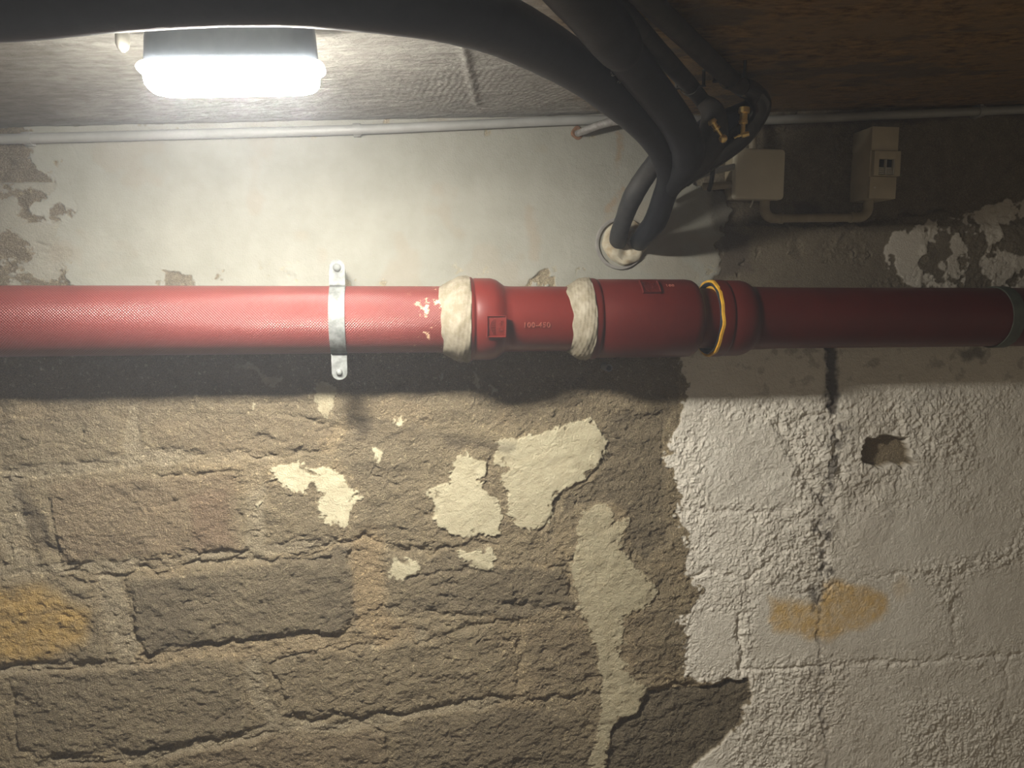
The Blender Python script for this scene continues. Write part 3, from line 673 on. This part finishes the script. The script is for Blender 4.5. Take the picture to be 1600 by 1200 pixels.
# joint paste: bulging wraps
def paste(name, xa, xb, r0, r1, label, seed):
    rs = np.random.RandomState(seed); ph = rs.rand(8)*6
    def jit(i, a):
        e = 1 if i in (0, 1) else 0
        ds = e*(0.004*math.sin(a*2+ph[0])+.0022*math.sin(5*a+ph[1])+.001*math.sin(11*a+ph[2])) + (0.0012*math.sin(3*a+ph[3]) if i > 6 else 0)
        dr = 0.0010*math.sin(a*9+i*1.1+ph[4])*math.sin(i*.9+ph[5]) + 0.0004*math.sin(a*5+i*.6+ph[6]) + 0.0003*math.sin(a*17-i*1.1)
        return ds, dr*(0.3 if i == 0 else 1)
    L = xb-xa; n = 22; pf = [(0, PR-.0008)]
    for k in range(n+1):
        t = k/n; pf.append((.0005+L*t, r0+.0012+(r1-r0)*(math.sin(min(1, t*1.15)*math.pi/2)**1.2)))
    pf.append((L+.0008, r1-.003))
    bm = bmesh.new(); lathe(bm, A(xa), (1, 0, 0), pf, 160, jit)
    t = build(name, bm, M_tape, sharp=80); tag(t, label, 'joint paste', 'beige paste wraps on the red pipe joints'); return t
paste('joint_paste', X(688), X(731), PR, .0755, 'beige paste wrap sealing the left joint, beside the badge with the square frame', 4)
paste('joint_paste', X(884), X(917), PR, .0738, 'beige paste wrap sealing the joint right of the 100-450 marking', 9)

# clamps
def clamp(px, label, mat, wd, r, full=False):
    xc = axx(px); t = thing('pipe_clamp', label, 'pipe clamp', A(xc), 'pipe clamps holding the red pipe')
    bm = bmesh.new(); th = .0026; prof = []
    zt = W(px, 418, AX_D).z; tab = .0885
    # strap follows the room-facing half and ends in two upright tabs close to the pipe's widest line
    pts = []
    top = r+.031 if not full else r+.02
    pts.append((-AX_D-.020, AX_Z+top)); pts.append((-AX_D-.020, AX_Z+r*0.995+.002))
    for k in range(0, 33):
        a = math.radians(72-144*k/32); pts.append((-AX_D-math.cos(a)*(r+.0004), AX_Z+math.sin(a)*(r+.0004)))
    pts.append((-AX_D-.020, AX_Z-r*0.995-.002)); pts.append((-AX_D-.020, AX_Z-top))
    if full:
        pts = [(-AX_D-math.cos(math.radians(a))*(r+.0004), AX_Z+math.sin(math.radians(a))*(r+.0004)) for a in range(150, -151, -6)]
    n = len(pts); hw = wd/2; rows = []
    for i, (y, z) in enumerate(pts):
        a = Vector(pts[max(i-1, 0)]); b = Vector(pts[min(i+1, n-1)]); tg = (b-a).normalized(); nr = Vector((tg[1], -tg[0]))
        if nr[0] > 0 and not full: nr = -nr
        if full: nr = Vector((y+AX_D, z-AX_Z)).normalized()
        w_ = hw
        row = [bm.verts.new((xc+sx*w_, y+nr[0]*o_, z+nr[1]*o_)) for sx, o_ in ((-1, 0), (1, 0), (1, th), (-1, th))]; rows.append(row)
    for a, b in zip(rows, rows[1:]):
        for k in range(4): bm.faces.new((a[k], a[(k+1) % 4], b[(k+1) % 4], b[k]))
    bm.faces.new(rows[0]); bm.faces.new(rows[-1])
    if not full:      # rounded tab ends
        for sgn in (1, -1):
            lathe(bm, (xc, -AX_D-.0200, AX_Z+sgn*top), (0, -1, 0), [(0, hw), (th, hw)], 32)
    build('strap', bm, mat, t, sharp=30)
    if not full:
        for sgn, rr in ((1, .0068), (-1, .0055)):
            bm = bmesh.new(); c = (xc, -AX_D-.020-th, AX_Z+sgn*top)
            lathe(bm, c, (0, -1, 0), [(-.001, rr*1.5), (.0012, rr*1.5), (.0014, rr), (.004, rr*0.98), (.0058, rr*.7), (.0062, rr*.3)], 24)
            build('bolt', bm, M_zinc, t)
            bm = bmesh.new(); lathe(bm, (xc, -AX_D-.0200, AX_Z+sgn*top), (0, 1, 0), [(0, .005), (.112, .005)], 20); build('fixing_rod', bm, M_zinc, t)
    return t
clamp(530, 'galvanised steel strap clamp with two bolts around the textured red pipe', M_zinc, .0265, PR)
clamp(1556, 'dark green-grey band clamp around the red pipe near the right edge', M_green, .024, .0575, full=True)

# open-ended tube under the joint
bm = bmesh.new(); p = W(948, 574, .02)
lathe(bm, (p.x, .01, p.z), (0, -1, 0), [(0, .0072), (.046, .0072), (.046, .0052), (.016, .0050)], 28)
tag(build('pipe_stub', bm, M_pvc), 'short open tube end sticking out of the wall under the red coupling', 'pipe stub')

# ------------------------------------------------------------------ black insulated pipes
arch = thing('insulated_pipe', 'thick black insulated pipe arching past the lamp, then dropping into the wall sleeve', 'insulated pipe', W(1010, 190, .33))
pts = [Vector((-1.5, -.50, .195)), Vector((-.85, -.60, .235)), W(-150, 12, .665), W(0, 9, .70), W(180, -9, .725), W(350, -16, .73), W(500, -12, .73), W(640, 3, .715), W(730, 24, .67), W(800, 48, .62), W(890, 98, .50), W(950, 141, .42), W(1005, 190, .33), W(1036, 235, .26), W(1046, 275, .20), W(1036, 312, .15), W(1023, 347, .10), W(1006, 368, .055), W(996, 382, -.012)]
rad = [.030]*10+[.029, .028, .026, .023, .0205, .0205, .0205, .019, .017]
tube('foam_jacket', pts, rad, M_foam, arch, 8, 28, 0.015, 1)
# thinner rear pipe into the same sleeve
rear = thing('insulated_pipe', 'thinner dusty black insulated pipe entering the wall sleeve, behind the thicker one', 'insulated pipe', W(1000, 290, .1))
tube('foam_jacket', [W(1062, 195, .30), W(1042, 230, .21), W(1012, 270, .14), W(989, 307, .105), W(975, 342, .07), W(967, 366, .04), W(965, 382, -.012)], [.018, .017, .017, .0178, .0165, .0165, .016], M_foam_dust, rear, 8, 24, 0.03, 2)
# second run with sleeve
run2 = thing('insulated_pipe', 'thick black insulated pipe with an overlapping sleeve end, running beside the arching pipe', 'insulated pipe', W(990, 110, .40))
tube('foam_jacket', [Vector((-.30, -2.1, .25)), Vector((.0, -1.15, .280)), W(850, -90, .80), W(940, 30, .615), W(985, 95, .49), W(1035, 160, .39), W(1062, 200, .33), W(1075, 235, .29), W(1068, 262, .24), W(1050, 288, .19), W(1040, 318, .135), W(1028, 342, .09)], [.025]*7+[.026, .024, .018, .012, .008], M_foam, run2, 8, 28, 0.015, 3)
P_ = catmull([Vector((-.30, -2.1, .25)), Vector((.0, -1.15, .280)), W(850, -90, .80), W(925, 15, .645), W(953, 52, .59), W(966, 70, .56), W(972, 78, .545)], 8); R_ = lerp_list([.0285, .0285, .0285, .0285, .0285, .0275, .0255], 8)
bm = bmesh.new(); sweep(bm, P_, R_, 28, wob=.01, seed=5); build('sleeve', bm, M_foam, run2)
# torn pale edges between the two fat pipes
def flecks(name, line, parent_label):
    bm = bmesh.new(); rs = random.Random(8)
    for (a, d, n) in line:
        for k in range(n):
            c = W(a[0]+rs.uniform(-6, 6), a[1]+rs.uniform(-4, 4), d); s = rs.uniform(.0008, .0022)
            vs = [bm.verts.new(c+Vector((rs.uniform(-s, s)*1.6, rs.uniform(-s, s), rs.uniform(-s, s)))) for _ in range(4)]
            for q in ((0, 1, 2), (0, 2, 3), (0, 3, 1), (1, 3, 2)): bm.faces.new([vs[i] for i in q])
    return tag(build(name, bm, M_tear, arch, smooth=False), kind='stuff')
flecks('torn_lining', [((884, 62), .545, 7), ((893, 70), .535, 5), ((917, 92), .51, 14), ((927, 98), .50, 6), ((955, 114), .475, 12), ((966, 125), .46, 14), ((978, 138), .44, 10), ((1000, 163), .39, 6)], '')
# two thin lagged pipes with saddle clips
def up_to_ceiling(px, py, drop):
    """place on the ceiling slope, hanging `drop` below it, along the sight line of that spot"""
    r = ray(px, py); c = CAM; k = (0.322-drop-c[2]+0.053*c[0])/(r[2]-0.053*r[0]); return Vector(c+r*k)
c1 = thing('lagged_pipe', 'thin dark lagged pipe on the ceiling, beside the fat black pipes', 'pipe', up_to_ceiling(1078, 135, .018), 'thin dark pipes clipped to the ceiling')
tube('lagging', [up_to_ceiling(860, -100, .020)*4-up_to_ceiling(957, 0, .020)*3, up_to_ceiling(860, -100, .020), up_to_ceiling(957, 0, .020), up_to_ceiling(1020, 70, .020), up_to_ceiling(1078, 134, .020), up_to_ceiling(1098, 158, .024), W(1114, 178, .245), W(1112, 215, .215), W(1090, 250, .19), W(1064, 280, .165)], [.0125]*6+[.019, .026, .026, .018], M_pipe_dk, c1, 8, 20, 0.02, 6)
c2 = thing('lagged_pipe', 'thin dark lagged pipe on the ceiling, rightmost of the bundle, with shiny black bend', 'pipe', up_to_ceiling(1140, 124, .018), 'thin dark pipes clipped to the ceiling')
tube('lagging', [up_to_ceiling(915, -100, .020)*4-up_to_ceiling(1012, 0, .020)*3, up_to_ceiling(915, -100, .020), up_to_ceiling(1012, 0, .020), up_to_ceiling(1080, 66, .020), up_to_ceiling(1140, 122, .020), up_to_ceiling(1163, 138, .022)], [.0135]*5+[.014], M_pipe_dk, c2, 8, 20, 0.02, 7)
tube('black_bend', [up_to_ceiling(1158, 135, .022), up_to_ceiling(1177, 145, .023), W(1189, 163, .222), W(1178, 188, .20), W(1155, 215, .185), W(1125, 238, .17), W(1090, 262, .15), W(1058, 290, .14), W(1040, 322, .12)], [.0145, .016, .017, .018, .020, .020, .018, .012, .007], M_gloss, c2, 8, 24, 0.01, 8)
for (p_, q_, lab) in (((1078, 133), .0128, 'thin metal saddle clip on the left thin ceiling pipe'), ((1140, 121), .0140, 'thin metal saddle clip on the right thin ceiling pipe')):
    c = up_to_ceiling(p_[0], p_[1], .020); ax = (up_to_ceiling(p_[0]-58, p_[1]-64, .02)-c).normalized(); side = ax.cross(Vector((0, 0, 1))).normalized(); upv = side.cross(ax).normalized()
    if upv.z < 0: upv = -upv
    bm = bmesh.new(); prof = [side*(q_+.011)+upv*(-q_*0.2)]+[side*(q_+.002)+upv*(-q_*0.2)]
    prof += [side*math.cos(math.radians(t))*(q_+.0018)+upv*math.sin(math.radians(t))*(q_+.0018) for t in range(-10, -171, -10)]
    prof += [-side*(q_+.002)+upv*(-q_*0.2), -side*(q_+.011)+upv*(-q_*0.2)]
    rows = [[bm.verts.new(c+v+ax*s*.005+upv*o_) for s, o_ in ((-1, 0), (1, 0), (1, -.0014), (-1, -.0014))] for v in prof]
    for a, b in zip(rows, rows[1:]):
        for k in range(4): bm.faces.new((a[k], a[(k+1) % 4], b[(k+1) % 4], b[k]))
    bm.faces.new(rows[0]); bm.faces.new(rows[-1])
    for sg in (1, -1):
        e = c+side*sg*(q_+.008)
        sweep(bm, [e-upv*(q_*0.2), Vector((e.x, e.y, ceil_z(e.x)+.002))], .0025, 10)
    tag(build('saddle_clip', bm, M_pipe_dk), lab, 'pipe clip', 'saddle clips on the thin ceiling pipes')

c3 = thing('insulated_pipe', 'short black insulated pipe crossing behind the two brass valves', 'insulated pipe', W(1130, 195, .15))
tube('foam_jacket', [W(1193, 150, .17), W(1172, 172, .155), W(1140, 190, .15), W(1105, 205, .15), W(1072, 235, .15), W(1052, 275, .13)], [.015, .020, .023, .024, .022, .014], M_foam, c3, 8, 24, 0.02, 12)
# brass drain cocks
def cock(p0, p1, label, prof, handle):
    t = thing('brass_valve', label, 'valve', p0, 'brass drain valves under the black pipes')
    ax = (p1-p0); L = ax.length; bm = bmesh.new(); lathe(bm, p0, ax, [(s*L, r) for s, r in prof], 28); build('valve_body', bm, M_brass, t)
    bm = bmesh.new(); tt, u, v = frame_of(ax)
    if handle == 'ball':
        lathe(bm, p1-tt*.004, tt, [(0, .002), (.0012, .0050), (.004, .0066), (.008, .0064), (.011, .0045), (.0122, .001)], 24)
    else:
        side = Vector((1, -.25, .12)).normalized()
        sweep(bm, catmull([p1-side*.013-Vector((0, 0, .003)), p1-side*.005, p1+side*.002, p1+side*.010+Vector((0, 0, .001))], 5), [.0016]*4+[.0025]*4+[.0042]*4+[.004]*4, 14)
    build('handle', bm, M_brass, t); return t
d0 = .245
cock(W(1111, 187, .285), W(1129, 215, .285), 'small slanting brass drain valve with a ball-shaped end, left of the pair', [(0, .0055), (.12, .0070), (.2, .0070), (.22, .0045), (.42, .0045), (.44, .0060), (.55, .0060), (.57, .0028), (1, .0025)], 'ball')
cock(W(1163, 168, d0), W(1160, 211, d0), 'larger upright brass drain valve with a cross handle, right of the pair', [(0, .0085), (.1, .0092), (.2, .0092), (.22, .0062), (.46, .0062), (.48, .0072), (.58, .0072), (.6, .0038), (1, .0036)], 'tee')

# sleeve in the wall
p = W(972, 380, 0)
sl = thing('wall_sleeve', 'round grey-rimmed wall opening packed with cream mortar where two black pipes enter', 'wall sleeve', (p.x, 0, p.z))
rs_ = np.random.RandomState(5); ph_ = rs_.rand(6)*6
bm = bmesh.new(); lathe(bm, (p.x-.004, .012, p.z-.001), (0, -1, 0), [(0, .0500), (.0175, .0500), (.019, .0485), (.0185, .0440), (.010, .0435)], 64); build('sleeve_rim', bm, M_cement, sl)
def cj(i, a): return (.0016*math.sin(3*a+ph_[0]+i)+.0012*math.sin(7*a+ph_[1]-i), .0012*math.sin(4*a+ph_[2])+.0009*math.sin(9*a+i+ph_[3]))
bm = bmesh.new(); lathe(bm, (p.x+.005, .012, p.z+.002), (0, -1, 0), [(0, .0445), (.018, .0440), (.024, .0410), (.027, .035), (.026, .028), (.022, .020), (.018, .010), (.017, .001)], 96, cj); build('mortar_packing', bm, M_collar, sl)

# grey stub with rust ring near the ceiling line
ls = thing('lead_pipe', 'bent grey lead pipe coming out of a rusty ring in the wall', 'pipe', W(905, 208, 0))
tube('pipe_body', [W(902, 210, -.012), W(905, 208, .012), W(917, 203, .028), W(935, 196, .036), W(960, 189, .045), W(985, 186, .07), W(1003, 186, .12)], [.006, .006, .0066, .0075, .0085, .0085, .0085], M_lead, ls, 6, 18, .04, 9)
bm = bmesh.new(); p = W(902, 208, 0); lathe(bm, (p.x, .006, p.z), (0, -1, 0), [(0, .0125), (.009, .0122), (.011, .010), (.009, .006), (.004, .005)], 28, lambda i, a: (0.0008*math.sin(3*a+i), .0009*math.sin(4*a+i))); build('rust_ring', bm, M_rust, ls)

# ------------------------------------------------------------------ electrical
def conduit(name, pts, r, mat, label, cat='conduit', n=8, parent=None):
    o = tube(name, pts, r, mat, parent, n, 18)
    if label: tag(o, label, cat)
    return o
d_ = .018
c = thing('conduit', 'long pale round conduit running along the top of the wall under the ceiling', 'conduit', W(557, 203, d_))
def cpt(px):
    ky = [(0, 217.5), (300, 209.5), (557, 202.5), (900, 188), (1200, 187.5), (1600, 171)]
    for (a, ya), (b, yb) in zip(ky, ky[1:]):
        if px <= b: break
    return W(px, ya+(yb-ya)*(px-a)/(b-a), d_)
cpts = [cpt(q) for q in (-1200, -300, 0, 300, 557, 730, 900, 1050, 1200, 1400, 1600, 1900, 2400)]
tube('conduit_tube', cpts, .0085, M_pvc, c, 6, 20)
for q in (42, 557, 1532):
    p = cpt(q); bm = bmesh.new(); lathe(bm, (p.x-.006, p.y, p.z), (1, 0, .05), [(0, .0086), (0, .0103), (.013, .0103), (.013, .0086)], 28)
    box(bm, p.x-.006, p.x+.007, p.y+.004, .004, p.z-.0105, p.z+.0125, .001)
    if q > 1000: box(bm, p.x-.004, p.x+.004, p.y-.004, p.y+.012, p.z+.008, p.z+.022, .001)
    build('conduit_clip', bm, M_pvc, c, sharp=30)
# junction box
pa, pb = W(1151, 231, .05), W(1225, 312, .05)
jb = thing('junction_box', 'square cream junction box with rounded corners on the dark concrete', 'junction box', ((pa.x+pb.x)/2, 0, (pa.z+pb.z)/2))
w_, h_ = pb.x-pa.x, pa.z-pb.z; cx, cz = (pa.x+pb.x)/2, (pa.z+pb.z)/2
bm = bmesh.new(); rounded_slab(bm, cx, cz, w_-.005, h_-.005, .006, -.034, .006, .001); build('back_box', bm, M_pvc_d, jb)
bm = bmesh.new(); rounded_slab(bm, cx, cz, w_, h_, -.034, -.050, .0075, .0035); build('box_lid', bm, M_box, jb)
# breaker enclosure
pa, pb = W(1364, 197, .062), W(1399, 311, .062)
eb = thing('breaker_box', 'tall narrow cream breaker enclosure with two black switches in a window', 'breaker box', ((pa.x+pb.x)/2, 0, (pa.z+pb.z)/2))
x0, x1, z0, z1 = pa.x, pb.x, pb.z, pa.z
bm = bmesh.new(); box(bm, x0, x1, -.058, .006, z0, z1, .0015); build('enclosure', bm, M_mcb, eb, sharp=30)
zc = W(1380, 262, .062).z
bm = bmesh.new()
zm0, zm1 = W(1380, 275, .065).z, W(1380, 236, .065).z
box(bm, x0-.0003, x1+.0003, -.062, -.056, z0+.0003, zm0-.001, .0008); build('front_cover', bm, M_mcb, eb, sharp=30)
bm = bmesh.new(); box(bm, x0-.0003, x1+.0003, -.062, -.056, zm1+.001, z1-.0003, .0008); build('front_cover', bm, M_mcb, eb, sharp=30)
# switch surround as a frame
wz0, wz1 = W(1380, 273, .068).z, W(1380, 248, .068).z; wx0, wx1 = W(1373.5, 262, .068).x, W(1399, 262, .068).x
bm = bmesh.new()
box(bm, x0+.003, wx0, -.068, -.054, zm0, zm1, .0006); box(bm, wx1-.001, x1+.003, -.068, -.054, zm0, zm1, .0006)
box(bm, wx0-.0002, wx1, -.068, -.054, zm0, wz0, .0006); box(bm, wx0-.0002, wx1, -.068, -.054, wz1, zm1, .0006)
build('switch_surround', bm, M_mcb, eb, sharp=30)
for k in (0, 1):
    a = wx0+(wx1-wx0)*(0.04+k*.48); b = a+(wx1-wx0)*.40
    bm = bmesh.new(); box(bm, a, b, -.0600, -.054, wz0, wz1, .0003); sw = build('breaker', bm, M_black, eb, sharp=30)
    bm = bmesh.new()
    for j in range(4):
        z = wz0+(wz1-wz0)*(.05+.12*j); box(bm, a+.0006, b-.0006, -.0655+.0008*j, -.059, z, z+(wz1-wz0)*.085, .0003)
    build('toggle', bm, M_white, sw, sharp=30)
    bm = bmesh.new(); box(bm, b, b+.0012, -.0675, -.056, wz0, wz1, .0002); build('divider', bm, M_white, eb, sharp=30)
for (px, py, rr) in ((1367, 293, .0024), (1370, 237, .0012)):
    p = W(px, py, .0625); bm = bmesh.new(); lathe(bm, p, (0, -1, 0), [(-.002, rr), (.0006, rr), (.0012, rr*.6)], 16); build('cover_screw', bm, M_white if py > 250 else M_black, eb)
# U-shaped conduit between them
u = thing('conduit', 'pale U-shaped conduit joining the underside of the junction box to the breaker box', 'conduit', W(1280, 341, .03))
a0 = W(1195, 309, .028); a1 = W(1197, 341, .028); b1 = W(1353, 340, .030); b0 = W(1357, 312, .03)
tube('conduit_tube', [a1+Vector((.012, 0, 0)), (a1+b1)/2, b1-Vector((.012, 0, 0))], .0082, M_pvc_d, u, 4, 20)
def elbow(pt, top, sgn, hz):
    R = .020; P = [top, Vector((top.x, top.y, pt.z+R+.006))]
    for k in range(9):
        t = math.radians(90*k/8); P.append(Vector((top.x+sgn*(R-R*math.cos(t)), top.y, pt.z+R-R*math.sin(t))))
    P.append(Vector((top.x+sgn*(R+.016), pt.y, pt.z)))
    bm = bmesh.new(); sweep(bm, P, .0096, 22); e = build('elbow', bm, M_pvc_d, u)
    bm = bmesh.new(); lathe(bm, P[-1]-Vector((sgn*.004, 0, 0)), (sgn, 0, 0), [(0, .0096), (0, .0106), (.006, .0106), (.006, .0083)], 24); build('elbow_collar', bm, M_pvc_d, e)
elbow(a1, a0, 1, 0); elbow(b1, b0, -1, 0)
# short feeds at the left of the junction box
conduit('conduit', [W(1176, 188, .024), W(1176, 215, .024), W(1177, 240, .024)], .0075, M_pvc_d, 'short upright conduit entering the top of the junction box')
o = conduit('cable', [W(1042, 312, .02), W(1066, 292, .035), W(1088, 277, .05), W(1112, 268, .05), W(1135, 263, .045), W(1158, 258, .035)], [.004, .0052, .006, .0062, .0062, .006], M_pvc, 'pale cable rising from behind the black pipes to the junction box')
o = conduit('conduit', [W(1098, 292, .016), W(1115, 291, .02), W(1138, 289, .024), W(1160, 288, .024)], .0072, M_pvc_d, 'short level conduit stub entering the left side of the junction box')
bm = bmesh.new(); p0 = W(1114, 240, .085); sweep(bm, catmull([W(1118, 225, .12), W(1115, 255, .085), W(1112, 282, .06), W(1108, 296, .02)], 5), .0045, 12)
tag(build('cable', bm, M_gloss), 'thin black cable hanging in front of the pale cable by the junction box', 'cable')
bm = bmesh.new(); sweep(bm, catmull([W(1177, 311, .03), W(1175, 318, .03), W(1172, 324, .026)], 4), .0016, 8)
tag(build('cable', bm, M_white), 'tiny pale wire end poking out below the junction box', 'cable')

# ------------------------------------------------------------------ scatter volume added to stand in for glare around the lamp
bm = bmesh.new(); box(bm, -2.38, 3.18, -2.5, -0.001, -1.5, 0.55)
mh = bpy.data.materials.new('glare_scatter'); mh.use_nodes = True; nt = mh.node_tree; nt.nodes.clear()
vo = nd(nt, 'ShaderNodeVolumeScatter'); vo.inputs['Color'].default_value = (0.86, 0.90, 1.0, 1); vo.inputs['Density'].default_value = 0.028; vo.inputs['Anisotropy'].default_value = 0.3
ou = nd(nt, 'ShaderNodeOutputMaterial'); nt.links.new(vo.outputs[0], ou.inputs['Volume'])
tag(build('glare_haze', bm, mh, smooth=False), kind='stuff')
